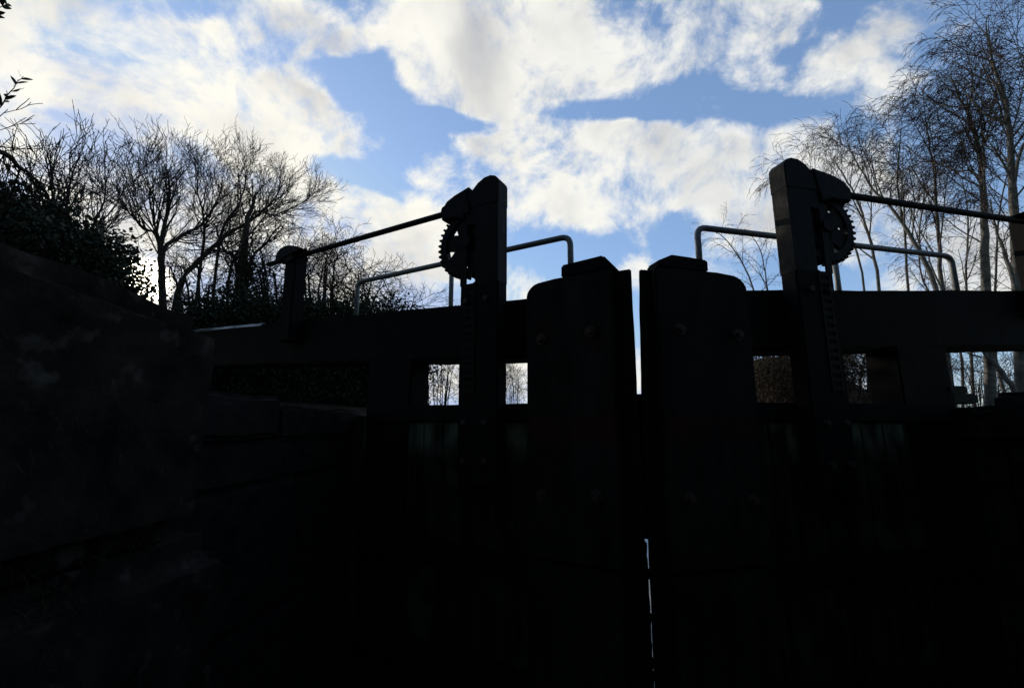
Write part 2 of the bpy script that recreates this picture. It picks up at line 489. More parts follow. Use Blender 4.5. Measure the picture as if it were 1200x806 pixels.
# ------------------------------------------------------------------ ground and water
def ground_z(x, y):
    n = noise.noise(Vector((x * .13, y * .13, 3))) * .35 + noise.noise(Vector((x * .5, y * .5, 7))) * .08
    base = 2.0 + n * min(1, max(0, (abs(x - .7) - 3.2) / 4))
    # earth banks either side beyond the towpaths
    def bump(cx, cy, rx, ry, h, pw=1.5):
        q = ((x - cx) / rx) ** 2 + ((y - cy) / ry) ** 2
        return h * max(0, 1 - q) ** pw
    base += bump(-6.5, 9.2, 4.6, 5, .6, 1.0) + bump(6.8, 14.5, 3.3, 4.2, 2.0) + bump(-9, 22, 7, 10, .5)
    left, right = -1.95 - max(0, y - 9) * .05, 3.4 + max(0, y - 9) * .05
    d = min(x - left, right - x)
    t = max(0, min(1, (d + .15) / .3))
    if y > 60:
        t *= max(0, 1 - (y - 60) / 30)
    return base * (1 - t) + (-1.0) * t


def grid_lines(lo, hi, fine):
    xs = set()
    v = 0.0
    x = lo
    while x < hi:
        xs.add(round(x, 3))
        d = max(0, abs(x) - fine)
        x += .4 + d * .12
    xs.add(hi)
    return sorted(xs)


gx = sorted(set(grid_lines(-260, 260, 12) + [-2.2, -2.05, -1.95, -1.85, -1.75, 3.2, 3.3, 3.4, 3.5, 3.7]))
gy = grid_lines(-40, 320, 16)
bm = BM()
rows = [[bm.verts.new((x, y, ground_z(x, y))) for x in gx] for y in gy]
for a, b in zip(rows, rows[1:]):
    for i in range(len(gx) - 1):
        bm.faces.new((a[i], a[i + 1], b[i + 1], b[i]))
tag(put('ground', bm, M['earth'], smooth=True), kind='structure')
bm = BM()
vs = [bm.verts.new(c) for c in ((-6, -39, 0), (8, -39, 0), (8, 100, 0), (-6, 100, 0))]
bm.faces.new(vs)
tag(put('water', bm, M['water']), kind='structure')


# ------------------------------------------------------------------ plants
class Mesh:
    def __init__(s):
        s.v = []; s.f = []

    def tube(s, pts, rs, n):
        base = len(s.v)
        ref = Vector((.31, .17, .93))
        N = len(pts)
        for i in range(N):
            d = pts[min(i + 1, N - 1)] - pts[max(i - 1, 0)]
            u = d.cross(ref)
            if u.length < 1e-5:
                u = d.cross(Vector((1, .2, 0)))
            u.normalize(); w = d.cross(u).normalized()
            for k in range(n):
                a = 2 * math.pi * k / n
                s.v.append(pts[i] + (u * math.cos(a) + w * math.sin(a)) * rs[i])
        for i in range(N - 1):
            o = base + i * n
            for k in range(n):
                k2 = (k + 1) % n
                s.f.append((o + k, o + k2, o + n + k2, o + n + k))

    def leaf(s, p, d, size, rnd, wid=.5, oval=False):
        d = d.normalized()
        u = d.cross(Vector((rnd.uniform(-1, 1), rnd.uniform(-1, 1), rnd.uniform(-1, 1))))
        if u.length < 1e-4:
            return
        u.normalize(); w = u.cross(d)
        b = len(s.v)
        if oval:
            ring = [(0, 0), (.18, .30), (.42, .5), (.68, .42), (.88, .2), (1, 0), (.88, -.2), (.68, -.42), (.42, -.5), (.18, -.30)]
            s.v += [p + d * size * t + u * size * wid * q + w * size * .18 * abs(q) for t, q in ring]
            s.f.append(tuple(range(b, b + 10)))
            return
        mid = p + d * size * .5
        s.v += [p, mid + u * size * wid * .5 + w * size * .12, p + d * size, mid - u * size * wid * .5 + w * size * .12]
        s.f += [(b, b + 1, b + 2), (b, b + 2, b + 3)]

    def build(s, name, m, parent, smooth=True):
        me = bpy.data.meshes.new(name)
        me.from_pydata([tuple(v) for v in s.v], [], s.f)
        if smooth:
            me.polygons.foreach_set('use_smooth', [True] * len(me.polygons))
        me.materials.append(m)
        o = bpy.data.objects.new(name, me)
        COL.objects.link(o); o.parent = parent
        return o


def rvec(rnd):
    return Vector((rnd.gauss(0, 1), rnd.gauss(0, 1), rnd.gauss(0, 1)))


def shoot(mesh, rnd, p, d, L, r0, r1, wob, trop, n, seg=5, curl=0):
    """one wandering tapered shoot; returns points, directions, radii"""
    pts = [p.copy()]; ds = [d.copy()]; rs = [r0]
    st = L / seg
    for i in range(seg):
        t = (i + 1) / seg
        d = (d + rvec(rnd) * wob + Vector((0, 0, trop + curl * t))).normalized()
        p = p + d * st
        pts.append(p.copy()); ds.append(d.copy()); rs.append(r0 + (r1 - r0) * t)
    mesh.tube(pts, rs, n)
    return pts, ds, rs


def side_dir(rnd, d, ang):
    u = d.cross(rvec(rnd))
    if u.length < 1e-4:
        u = d.cross(Vector((1, 0, 0)))
    u.normalize()
    return (d * math.cos(ang) + u * math.sin(ang)).normalized()


def sample(pts, ds, rs, t):
    q = t * (len(pts) - 1); i = min(int(q), len(pts) - 2); f = q - i
    return pts[i].lerp(pts[i + 1], f), ds[i], rs[i] + (rs[i + 1] - rs[i]) * f


def ramify(trunk, crown, rnd, pts, ds, rs, lvl, spec):
    """spec: per level (count per metre, length, angle, wobble, tropism, curl, thick)"""
    if lvl >= len(spec):
        return
    sp = spec[lvl]
    L = sum((b - a).length for a, b in zip(pts, pts[1:]))
    n = max(1, int(sp['per'] * L + rnd.random()))
    for k in range(n):
        t = sp.get('from', .25) + (1 - sp.get('from', .25)) * (k + rnd.random()) / n
        t = min(t, .99)
        p, d, r = sample(pts, ds, rs, t)
        l = sp['len'] * rnd.uniform(.55, 1.15) * (1 - sp.get('shrink', .45) * t)
        if l < .06:
            continue
        nd = side_dir(rnd, d, R(rnd.gauss(sp['ang'], sp['ang'] * .25)))
        rr = min(max(r * .62, .0045), sp['thick'])
        mesh = trunk if sp.get('limb') else crown
        q = shoot(mesh, rnd, p, nd, l, rr, max(rr * .35, .0035), sp['wob'], sp['trop'], 5 if sp.get('limb') else 3, sp.get('seg', 5), sp.get('curl', 0))
        ramify(trunk, crown, rnd, *q, lvl + 1, spec)


def path(mesh, rnd, pts, r0, r1, n=8, jit=.010, sub=4):
    """trunk along surveyed points, smoothed"""
    out = []
    P = [pts[0]] + pts + [pts[-1]]
    for i in range(1, len(P) - 2):
        for k in range(sub):
            t = k / sub
            a, b, c, d = P[i - 1], P[i], P[i + 1], P[i + 2]
            out.append(.5 * ((2 * b) + (c - a) * t + (2 * a - 5 * b + 4 * c - d) * t * t + (3 * b - a - 3 * c + d) * t ** 3))
    out.append(pts[-1].copy())
    for i in range(1, len(out)):
        out[i] += rvec(rnd) * jit
    N = len(out)
    rs = [r0 + (r1 - r0) * (i / (N - 1)) ** .8 for i in range(N)]
    mesh.tube(out, rs, n)
    ds = [(out[min(i + 1, N - 1)] - out[max(i - 1, 0)]).normalized() for i in range(N)]
    return out, ds, rs


def tree(name, label, seed, stems, spec, bark, twig, cat='tree', group=None, leaves=None, leafmat=None):
    rnd = random.Random(seed)
    root_pt = stems[0][0][0]
    t, c = Mesh(), Mesh()
    for (pts, r0, r1) in stems:
        q = path(t, rnd, pts, r0, r1)
        ramify(t, c, rnd, *q, 0, spec)
    lf = Mesh()
    for (cen, rad, num, size) in (leaves or []):
        subs = [Vector((rnd.gauss(0, .45) * rad[0], rnd.gauss(0, .45) * rad[1], rnd.gauss(0, .45) * rad[2])) for _ in range(max(6, num // 160))]
        for _ in range(num):
            o = rnd.choice(subs)
            p = cen + o + rvec(rnd) * .16
            lf.leaf(p, rvec(rnd) + Vector((0, 0, -.4)), size * rnd.uniform(.6, 1.3), rnd, .62)
    e = empty(name, root_pt, label=label, cat=cat, group=group)
    for m_, nm, mt in ((t, 'trunk', bark), (c, 'crown', twig), (lf, 'foliage', leafmat)):
        if m_.v:
            m_.v = [v - root_pt for v in m_.v]
            m_.build(nm, mt, e)
    return e


DECID = [dict(per=3.2, len=1.45, ang=33, wob=.06, trop=.08, thick=.020, limb=True, seg=7, shrink=.5, **{'from': .3}),
         dict(per=4.6, len=.95, ang=32, wob=.08, trop=.07, thick=.010, seg=5, **{'from': .12}),
         dict(per=5.0, len=.6, ang=29, wob=.08, trop=.06, thick=.007, seg=4, **{'from': .1}),
         dict(per=5.5, len=.30, ang=30, wob=.08, trop=.04, thick=.005, seg=3)]
BIRCH = [dict(per=1.6, len=2.1, ang=33, wob=.035, trop=.07, thick=.020, limb=True, seg=8, curl=-.03, shrink=.5, **{'from': .25}),
         dict(per=3.8, len=1.05, ang=36, wob=.05, trop=.0, curl=-.12, thick=.008, seg=6, **{'from': .15}),
         dict(per=7.5, len=.70, ang=34, wob=.06, trop=-.08, curl=-.25, thick=.0055, seg=5, **{'from': .12}),
         dict(per=4.0, len=.28, ang=30, wob=.1, trop=-.2, curl=-.2, thick=.0055, seg=3)]
SCRUB = [dict(per=3.0, len=1.2, ang=46, wob=.15, trop=.04, thick=.018, seg=6, **{'from': .1}),
         dict(per=6.0, len=.6, ang=45, wob=.15, trop=.02, thick=.009, seg=4, **{'from': .1}),
         dict(per=7.5, len=.3, ang=45, wob=.14, trop=0, thick=.0065, seg=3)]


def foot(px, dist):
    p = spot(px, 480, dist); p.z = ground_z(p.x, p.y) - .05
    return p


def stem(px0, dist, pts, r0, r1):
    """trunk from the ground up through surveyed bearings"""
    out = [foot(px0, dist)]
    for q in pts:
        out.append(spot(q[0], q[1], q[2] if len(q) > 2 else dist))
    return (out, r0, r1)


# left bank
tree('ivy_tree', 'ivy covered bush with bare upright shoots above the left stone wall', 11, [
    stem(40, 8.5, [(50, 330), (58, 280), (62, 235), (60, 195)], .05, .008),
    stem(40, 8.5, [(30, 320, 8.3), (15, 270, 8.0), (5, 225, 7.8)], .04, .008),
    stem(45, 8.6, [(62, 320, 8.8), (76, 270, 9.0), (82, 215, 9.2), (92, 185, 9.3)], .04, .007),
    stem(50, 8.6, [(80, 320), (105, 275, 8.7), (121, 235, 8.8), (124, 205, 8.8)], .035, .006),
    stem(30, 9.0, [(32, 310), (36, 260, 9.2), (38, 205, 9.4)], .035, .006),
    stem(60, 8.6, [(88, 325), (112, 285, 8.7), (140, 250, 8.8)], .03, .006)],
    [dict(per=5.5, len=1.15, ang=24, wob=.06, trop=.10, thick=.011, seg=6, **{'from': .35}),
     dict(per=5, len=.55, ang=28, wob=.08, trop=.08, thick=.006, seg=4, **{'from': .1}),
     dict(per=3, len=.28, ang=30, wob=.1, trop=.04, thick=.0045, seg=3)], M['bark'], M['twig'],
    leaves=[(spot(5, 300, 8.3), (.9, .9, .55), 9000, .07), (spot(55, 318, 8.4), (.9, .8, .45), 9000, .07), (spot(92, 325, 8.5), (.62, .7, .36), 6500, .07),
            (spot(112, 336, 8.6), (.25, .5, .2), 1200, .06), (spot(55, 280, 8.5), (.4, .5, .45), 2200, .07), (spot(15, 258, 8.3), (.45, .5, .5), 2200, .07), (spot(118, 300, 8.6), (.3, .4, .25), 1100, .07)], leafmat=M['leaf'])
tree('bare_tree', 'leaning bare branch reaching in at the far left edge', 12, [
    stem(-120, 7.0, [(-90, 240), (-40, 170), (0, 178, 7.2), (25, 196, 7.3), (46, 215, 7.4), (60, 240, 7.5)], .05, .010)], DECID[1:], M['bark'], M['twig'])
tree('bare_tree', 'bare forked tree in front of the low sun', 13, [
    stem(193, 13, [(190, 330), (188, 290), (196, 250, 13), (198, 220, 12.8), (196, 198, 12.6)], .10, .009),
    stem(193, 13, [(190, 310), (207, 280, 13.3), (236, 262, 13.6), (256, 232, 13.8), (262, 205, 14)], .07, .009),
    stem(193, 13, [(188, 295), (168, 268, 12.6), (152, 250, 12.3), (143, 238, 12.2)], .05, .007),
    stem(193, 13, [(189, 300), (180, 262, 12.7), (176, 230, 12.5), (172, 208, 12.3)], .045, .007)], DECID, M['bark'], M['twig'])
tree('bare_tree', 'slanting bare tree with wide crown left of the shaft post', 14, [
    stem(198, 14, [(208, 345), (234, 305, 14), (264, 277, 14.2), (302, 252, 14.5), (324, 230, 14.6), (332, 212, 14.7)], .10, .010),
    stem(215, 14, [(236, 300, 14), (240, 262, 13.8), (232, 228, 13.6), (230, 202, 13.5)], .05, .007),
    stem(240, 14, [(257, 282, 14), (278, 244, 14.3), (288, 215, 14.4), (290, 198, 14.4)], .05, .007),
    stem(255, 14, [(290, 264, 14.4), (322, 252, 14.8), (350, 240, 15), (362, 232, 15)], .045, .007),
    stem(262, 14, [(268, 330), (285, 285, 14), (310, 255, 14), (316, 225, 14)], .05, .007)], DECID, M['bark'], M['twig'])
tree('ivy_tree', 'dark ivy clad trunk behind the left shaft post', 15, [
    stem(282, 11, [(284, 340), (286, 295), (292, 255), (300, 225)], .16, .02),
    stem(282, 11, [(278, 320), (262, 290), (250, 260)], .06, .01),
    stem(284, 11, [(290, 320), (312, 285), (330, 262)], .06, .01)],
    SCRUB, M['bark'], M['twig'],
    leaves=[(spot(284, 330, 11), (.22, .22, .9), 1700, .06), (spot(290, 368, 11), (1.0, .5, .35), 2200, .06), (spot(276, 300, 11), (.25, .3, .3), 350, .06), (spot(300, 345, 11), (.4, .3, .3), 500, .06)], leafmat=M['leaf'])
for i, (px, dist, top, lab) in enumerate([
    (235, 11.5, 300, 'bare thorny scrub under the slanting tree'), (330, 11, 285, 'tangled scrub directly behind the left shaft post'),
    (372, 10.5, 292, 'arching bramble scrub right of the left shaft post'), (415, 11, 318, 'low scrub behind the left end of the handrail'),
    (452, 11.5, 345, 'lowest scrub trailing towards the left paddle gear')]):
    rnd = random.Random(40 + i)
    st = []
    for k in range(7):
        a = rnd.uniform(-34, 34)
        st.append(stem(px + a * .5, dist + rnd.uniform(-.6, .6), [(px + a * .8, (top + 400) / 2 + rnd.uniform(-15, 15)), (px + a * 1.3, top + rnd.uniform(0, 40)), (px + a * 1.6 + 8, top + rnd.uniform(10, 40))], .03, .008))
    tree('bramble_thicket', lab, 50 + i, st, SCRUB, M['bark'], M['twig'], cat='thicket', group='scrub along the left bank',
         leaves=[(spot(px, 385, dist), (.8, .6, .5), 350, .07)], leafmat=M['dead'])
for i, (pts, lab) in enumerate([((250, 330), 'dark evergreen hedge seen under the outer end of the left balance beam'), ((370, 440), 'dark evergreen hedge seen under the left balance beam beside the gate heel')]):
    st, lv = [], []
    for px in range(pts[0] - 30, pts[1] + 40, 13):
        d_ = 9.6 + (px % 5) * .2
        st.append(stem(px, d_, [(px + 3, 430), (px - 4, 400), (px + 2, 375)], .03, .01))
        for (py, nn) in ((362, 160), (482, 900), (465, 1100), (445, 1100), (420, 1000), (395, 900), (374, 700)):  # uppermost leaf rows added to screen the low sun from the right gate
            lv.append((spot(px, py, d_), (.36, .5, .26), nn, .07))
    tree('evergreen_hedge', lab, 60 + i, st, SCRUB[1:], M['bark'], M['twig'], cat='hedge', group='evergreen hedge on the left bank', leaves=lv, leafmat=M['leaf'])
# middle distance, seen through the gaps under the beam
for i, (px, dist, top, lab) in enumerate([
    (512, 13, 398, 'dense bare bush seen through the gap left of the left paddle post'), (612, 22, 432, 'faint far bush seen through the gap beside the left cover board'),
    (560, 20, 425, 'distant bush hidden mostly behind the left paddle post'), (1150, 19, 425, 'bare bush between the birch trunks under the right beam'), (1200, 17, 435, 'bare bush at the right edge under the beam')]):
    rnd = random.Random(70 + i)
    st = []
    for k in range(14):
        a = rnd.uniform(-24, 24)
        st.append(stem(px + a * .6, dist + rnd.uniform(-1, 1), [(px + a * .9, (top + 480) / 2), (px + a * 1.3, top + rnd.uniform(0, 35))], .018, .006))
    tree('bare_bush', lab, 80 + i, st, [dict(per=3.4, len=1.1, ang=45, wob=.14, trop=.03, thick=.012, seg=5, **{'from': .05}), dict(per=5, len=.6, ang=42, wob=.14, trop=.02, thick=.008, seg=4), dict(per=5, len=.35, ang=42, wob=.14, trop=0, thick=.006, seg=3)],
         M['bark'], M['twig'], cat='bush')
for i, (px, dist, lab) in enumerate([(900, 12.6, 'dense brown bramble seen through the gap left of the right paddle post'), (1000, 12.6, 'dense brown bramble seen through the gap right of the right paddle post'), (950, 13.4, 'brown bramble mound behind the right paddle post')]):
    rnd = random.Random(90 + i)
    st = []
    for k in range(20):
        a = rnd.uniform(-45, 45)
        st.append(stem(px + a * .25, dist + rnd.uniform(-.25, .25), [(px + a * .6, 462 + rnd.uniform(-6, 6)), (px + a * 1.1, 432 + rnd.uniform(-12, 12)), (px + a * 1.3 + 10, 406 + rnd.uniform(-16, 22)), (px + a * 1.4 + 24, 416 + rnd.uniform(0, 25))], .018, .007))
    tree('bramble_thicket', lab, 100 + i, st, SCRUB, M['bramble'], M['bramble'], cat='thicket', group='brown brambles on the right bank',
         leaves=[(spot(px, 448, dist), (1.2, .9, .5), 2200, .045), (spot(px, 420, dist), (1.2, .9, .4), 1500, .04)], leafmat=M['dead'])
# birches on the right bank
tree('birch_tree', 'tallest white barked birch at the right edge, rising out of the picture', 21, [
    stem(1196, 13, [(1192, 330), (1188, 240), (1183, 160), (1176, 110), (1162, 65), (1155, 22)], 0.101, .008),
    stem(1194, 13, [(1185, 170), (1160, 140, 13.3), (1140, 118, 13.6), (1120, 95, 13.8)], 0.039, .01),
    stem(1194, 13, [(1190, 220), (1206, 150, 12.8), (1202, 95, 12.6), (1198, 65, 12.5)], 0.039, .008),
    stem(1194, 13, [(1192, 250), (1178, 185, 13.4), (1150, 170, 13.7)], 0.0312, .01)], BIRCH, M['birch'], M['btwig'])
tree('birch_tree', 'upright birch between the handrail end and the right edge', 22, [
    stem(1158, 14.5, [(1156, 340), (1153, 260), (1150, 190), (1140, 150), (1126, 115), (1114, 90)], 0.109, .010),
    stem(1158, 14.5, [(1154, 250), (1148, 180, 14.2), (1134, 140, 14), (1140, 105, 13.8)], 0.0468, .008),
    stem(1158, 14.5, [(1152, 230), (1118, 200, 14.8), (1090, 190, 15), (1070, 195, 15.2)], 0.0312, .007)], BIRCH, M['birch'], M['btwig'])
tree('birch_tree', 'thin leaning birch whose trunk slants across just below the right shaft', 23, [
    stem(1222, 12, [(1190, 340), (1178, 300), (1166, 265), (1160, 235)], 0.0546, .010)], BIRCH[1:], M['birch'], M['btwig'])
tree('birch_tree', 'grey birch slanting across the gap under the outer end of the right beam', 31, [
    stem(1208, 12.5, [(1184, 450), (1164, 425), (1150, 408), (1122, 370), (1100, 330), (1084, 290)], 0.0507, .012)], BIRCH[1:], M['birch'], M['btwig'])
tree('birch_tree', 'slim upright birch behind the outer end of the right handrail', 32, [
    stem(1180, 16, [(1168, 420), (1166, 350), (1172, 240), (1186, 190)], 0.0468, .01)], BIRCH[1:], M['birch'], M['btwig'])
tree('birch_tree', 'slender dark birch in the middle of the right handrail', 24, [
    stem(1110, 15, [(1104, 340), (1098, 260), (1093, 195), (1088, 160), (1084, 140)], 0.0624, .008)], BIRCH, M['birch'], M['btwig'])
tree('birch_tree', 'birch with a trunk slanting left beneath the right handrail', 25, [
    stem(1120, 14, [(1096, 340), (1072, 285), (1046, 245), (1022, 220, 14.2), (1004, 190, 14.4), (992, 168, 14.5)], 0.0663, .008)], BIRCH, M['birch'], M['btwig'])
tree('birch_tree', 'upright birch sapling beneath the middle of the right shaft', 33, [
    stem(1070, 14.5, [(1064, 340), (1060, 270), (1052, 215), (1054, 175), (1056, 150)], 0.039, .008)], BIRCH, M['birch'], M['btwig'])
tree('birch_tree', 'weeping birch rising behind the right paddle gear', 26, [
    stem(1035, 13, [(1030, 340), (1018, 275), (1002, 230), (985, 200), (975, 185)], 0.0468, .008)], BIRCH, M['birch'], M['btwig'])
tree('birch_tree', 'low weeping birch whose tips hang over the right paddle gear', 34, [
    stem(1020, 13.5, [(1010, 320), (985, 250), (962, 215), (945, 202), (930, 200)], 0.0312, .007)], BIRCH, M['birch'], M['btwig'])
tree('birch_tree', 'twin stemmed small weeping birch between the cover board and the right paddle post', 27, [
    stem(905, 17, [(895, 400), (885, 345), (868, 305), (850, 280), (838, 272)], 0.0468, .01),
    stem(905, 17, [(903, 380), (898, 330), (892, 295), (880, 275)], 0.039, .01)],
    [dict(per=2.0, len=1.5, ang=38, wob=.08, trop=.02, thick=.02, seg=7, curl=-.1, **{'from': .3}), BIRCH[2], BIRCH[3]], M['birch'], M['btwig'])
tree('birch_tree', 'thin far birch behind the bend of the right handrail', 28, [
    stem(1140, 19, [(1138, 420), (1132, 330), (1135, 260), (1128, 210)], 0.0546, .012)], BIRCH, M['birch'], M['btwig'])
tree('birch_tree', 'thin far birch low behind the middle of the right handrail', 35, [
    stem(1125, 20, [(1124, 400), (1082, 330), (1078, 270), (1085, 220)], 0.0468, .012)], BIRCH, M['birch'], M['btwig'])

# evergreen sprig hanging in at the top left, from a shrub behind the stone wall
rnd = random.Random(5)
t, c, lf = Mesh(), Mesh(), Mesh()
base = Vector((-2.75, .55, 1.95))
for pts in ([base, Vector((-2.8, .8, 2.7)), spot(-60, 190, 2.25), spot(-25, 156, 2.1), spot(-4, 130, 2.05), spot(6, 117, 2.05), spot(15, 104, 2.05), spot(27, 89, 2.05)],
            [base, Vector((-2.7, .6, 3.0)), spot(-60, 70, 2.1), spot(-25, 30, 2.0), spot(-6, 14, 2.0), spot(9, 4, 2.0)]):
    q = path(t, rnd, pts, .005, .0007, 6, .0012)
    L = len(q[0])
    for i in range(int(L * .6), L):
        for k in range(1 + (i % 3 == 0)):
            p, d, r = sample(*q, min(.999, (i + rnd.random()) / L))
            lf.leaf(p, side_dir(rnd, d, R(45)), rnd.uniform(.022, .036), rnd, .40, True)
e = empty('privet_shrub', base, label='evergreen shrub whose leafy sprig hangs in at the upper left edge', cat='shrub')
for m_, nm, mt in ((t, 'stem', M['twig']), (lf, 'foliage', M['leaf'])):
    m_.v = [v - base for v in m_.v]; m_.build(nm, mt, e)

# grass along the wall edges, one mass
rnd = random.Random(8)
gr = Mesh()


def blade(p, h, lean):
    d = (Vector((rnd.gauss(0, lean), rnd.gauss(0, lean), 1))).normalized()
    q = shoot(gr, rnd, p, d, h, .0022, .0006, .1, -.02, 3, 4, -.25)


for k in range(900):
    y = rnd.uniform(1.85, 4.0)
    blade(Vector((-1.88 - abs(rnd.gauss(0, .10)), y, 2.15 - .03 * (y - 1.9) - .03)), rnd.uniform(.03, .10), .7)
for k in range(900):   # dry stems rooted in the joints of the stone wall
    y = rnd.uniform(.6, 1.75); z = rnd.choice([1.49, 1.49, 1.30, 2.0, .9]) + rnd.gauss(0, .14)
    d = Vector((1, rnd.gauss(0, .6), rnd.gauss(-.2, .5))).normalized()
    shoot(gr, rnd, Vector((-1.60, y, z)), d, rnd.uniform(.03, .10), .0009, .0004, .35, -.1, 3, 6, -.3)
for k in range(300):
    y = rnd.uniform(3.5, 6)
    blade(Vector((3.33 + abs(rnd.gauss(0, .1)), y, 2.1)), rnd.uniform(.03, .09), .7)
tag(gr.build('grass', M['grass'], None), kind='stuff')

# ------------------------------------------------------------------ sky
SUN_D = bearing(170, 330)
SUN_AZ = math.atan2(SUN_D.x, SUN_D.y); SUN_EL = math.asin(SUN_D.z)
w = bpy.data.worlds.new('World'); SC.world = w; w.use_nodes = True
nt = w.node_tree; N, L = nt.nodes, nt.links
N.clear()
out = N.new('ShaderNodeOutputWorld'); bg = N.new('ShaderNodeBackground')
L.new(bg.outputs[0], out.inputs[0])
sky = N.new('ShaderNodeTexSky'); sky.sky_type = 'NISHITA'; sky.sun_disc = False
sky.sun_elevation = SUN_EL; sky.sun_rotation = SUN_AZ
sky.air_density = 1.0; sky.dust_density = .6; sky.ozone_density = 1.6
STRENGTH = .10
bg.inputs['Strength'].default_value = STRENGTH
tc = N.new('ShaderNodeTexCoord')
DIR = tc.outputs['Generated']


def mth(op, a, b=None, c=None, clamp=False):
    n = N.new('ShaderNodeMath'); n.operation = op; n.use_clamp = clamp
    for i, v in enumerate((a, b, c)):
        if v is None:
            continue
        if isinstance(v, (int, float)):
            n.inputs[i].default_value = v
        else:
            L.new(v, n.inputs[i])
    return n.outputs[0]


def ramp(v, a, b, lo=0.0, hi=1.0, smooth=True):
    n = N.new('ShaderNodeMapRange')
    if smooth:
        n.interpolation_type = 'SMOOTHSTEP'
    n.inputs['From Min'].default_value = a; n.inputs['From Max'].default_value = b
    n.inputs['To Min'].default_value = lo; n.inputs['To Max'].default_value = hi
    L.new(v, n.inputs['Value'])
    return n.outputs[0]


def nz(vec, scale, detail, rough, lac=2.0, off=(0, 0, 0), stretch=(1, 1, 1)):
    mp = N.new('ShaderNodeMapping'); mp.inputs['Location'].default_value = off; mp.inputs['Scale'].default_value = stretch
    L.new(vec, mp.inputs['Vector'])
    n = N.new('ShaderNodeTexNoise'); n.inputs['Scale'].default_value = scale; n.inputs['Detail'].default_value = detail
    n.inputs['Roughness'].default_value = rough; n.inputs['Lacunarity'].default_value = lac
    L.new(mp.outputs[0], n.inputs['Vector'])
    return n


# the clouds of that moment: position on the sky, half sizes, tilt, weight
CLOUDS = [  # px, py, a, b, tilt(deg, clockwise in the sky), weight
    (50, 50, 220, 100, 6, 1.0), (210, 90, 190, 85, 14, 1.0), (190, 140, 130, 48, 14, .55), (360, 145, 105, 46, 10, .9), (340, 25, 90, 36, 10, .6), (15, 165, 70, 50, 0, .4),
    (110, 235, 120, 50, 20, .6), (230, 265, 120, 60, 15, .55), (320, 260, 80, 60, 20, .45), (130, 330, 120, 50, 0, .7),
    (418, 50, 34, 22, -10, .5), (520, 25, 90, 50, 0, .7), (515, 90, 60, 44, 10, .65), (490, 245, 40, 20, 20, .35), (455, 150, 60, 40, 20, .3), (330, 200, 60, 30, 20, .3), (640, 35, 190, 60, -4, .95), (560, 85, 105, 46, 12, .85), (800, 40, 140, 56, -8, .85), (680, 80, 130, 38, -6, .7), (890, 25, 80, 40, 0, .5), (620, 112, 60, 24, 0, .45),
    (590, 160, 66, 32, 10, .7), (690, 165, 110, 40, 6, .6), (780, 190, 145, 46, 4, .9), (715, 235, 110, 42, -10, .9), (860, 215, 95, 45, 4, .65), (610, 205, 80, 36, 15, .6), (560, 245, 110, 32, -14, .55),
    (503, 194, 30, 24, 0, .55), (405, 230, 62, 28, 22, .8), (470, 275, 85, 36, 26, .85), (530, 305, 60, 26, 10, .5), (430, 320, 120, 45, 0, .65),
    (1000, 68, 85, 40, -24, .55), (955, 88, 55, 34, -10, .35), (1040, 110, 46, 30, -25, .45), (890, 90, 34, 24, 0, .35), (1085, 8, 90, 36, 0, .4),
    (925, 178, 60, 38, -10, .7), (960, 250, 110, 60, 0, .75), (1060, 270, 90, 70, 0, .6), (1140, 320, 130, 60, 0, .8), (850, 265, 60, 26, 0, .4), (1010, 195, 70, 36, 0, .4),
    (745, 295, 22, 26, 0, .55), (738, 325, 34, 20, 0, .55), (612, 338, 42, 24, 0, .6), (640, 440, 200, 40, 0, .8), (300, 420, 300, 60, 0, .7), (950, 440, 200, 40, 0, .4),
    # clear lanes between them
    (85, 122, 75, 22, 12, -.85), (205, 8, 60, 20, 0, -.6), (225, 172, 50, 24, 40, -.6), (310, 62, 70, 18, -25, -.4), (435, 110, 46, 44, 40, -.6), (465, 165, 50, 38, 0, -.5), (520, 140, 70, 14, 5, -.55), (690, 126, 120, 13, 4, -.6), (700, 290, 60, 26, 0, -.4), (390, 195, 40, 20, 0, -.4), (890, 132, 70, 22, 0, -.4), (300, 215, 40, 20, 0, -.3),
]
wv = nz(DIR, 3.5, 2, .45, off=(3.1, 1.7, .4))
wc = N.new('ShaderNodeVectorMath'); wc.operation = 'SUBTRACT'; L.new(wv.outputs['Color'], wc.inputs[0]); wc.inputs[1].default_value = (.5, .5, .5)
ws = N.new('ShaderNodeVectorMath'); ws.operation = 'SCALE'; L.new(wc.outputs[0], ws.inputs[0]); ws.inputs['Scale'].default_value = .16
wa = N.new('ShaderNodeVectorMath'); wa.operation = 'ADD'; L.new(DIR, wa.inputs[0]); L.new(ws.outputs[0], wa.inputs[1])
WARP = wa.outputs[0]
ws2 = N.new('ShaderNodeVectorMath'); ws2.operation = 'SCALE'; L.new(wc.outputs[0], ws2.inputs[0]); ws2.inputs['Scale'].default_value = .05
wa2 = N.new('ShaderNodeVectorMath'); wa2.operation = 'ADD'; L.new(DIR, wa2.inputs[0]); L.new(ws2.outputs[0], wa2.inputs[1])
WARP2 = wa2.outputs[0]
acc = None
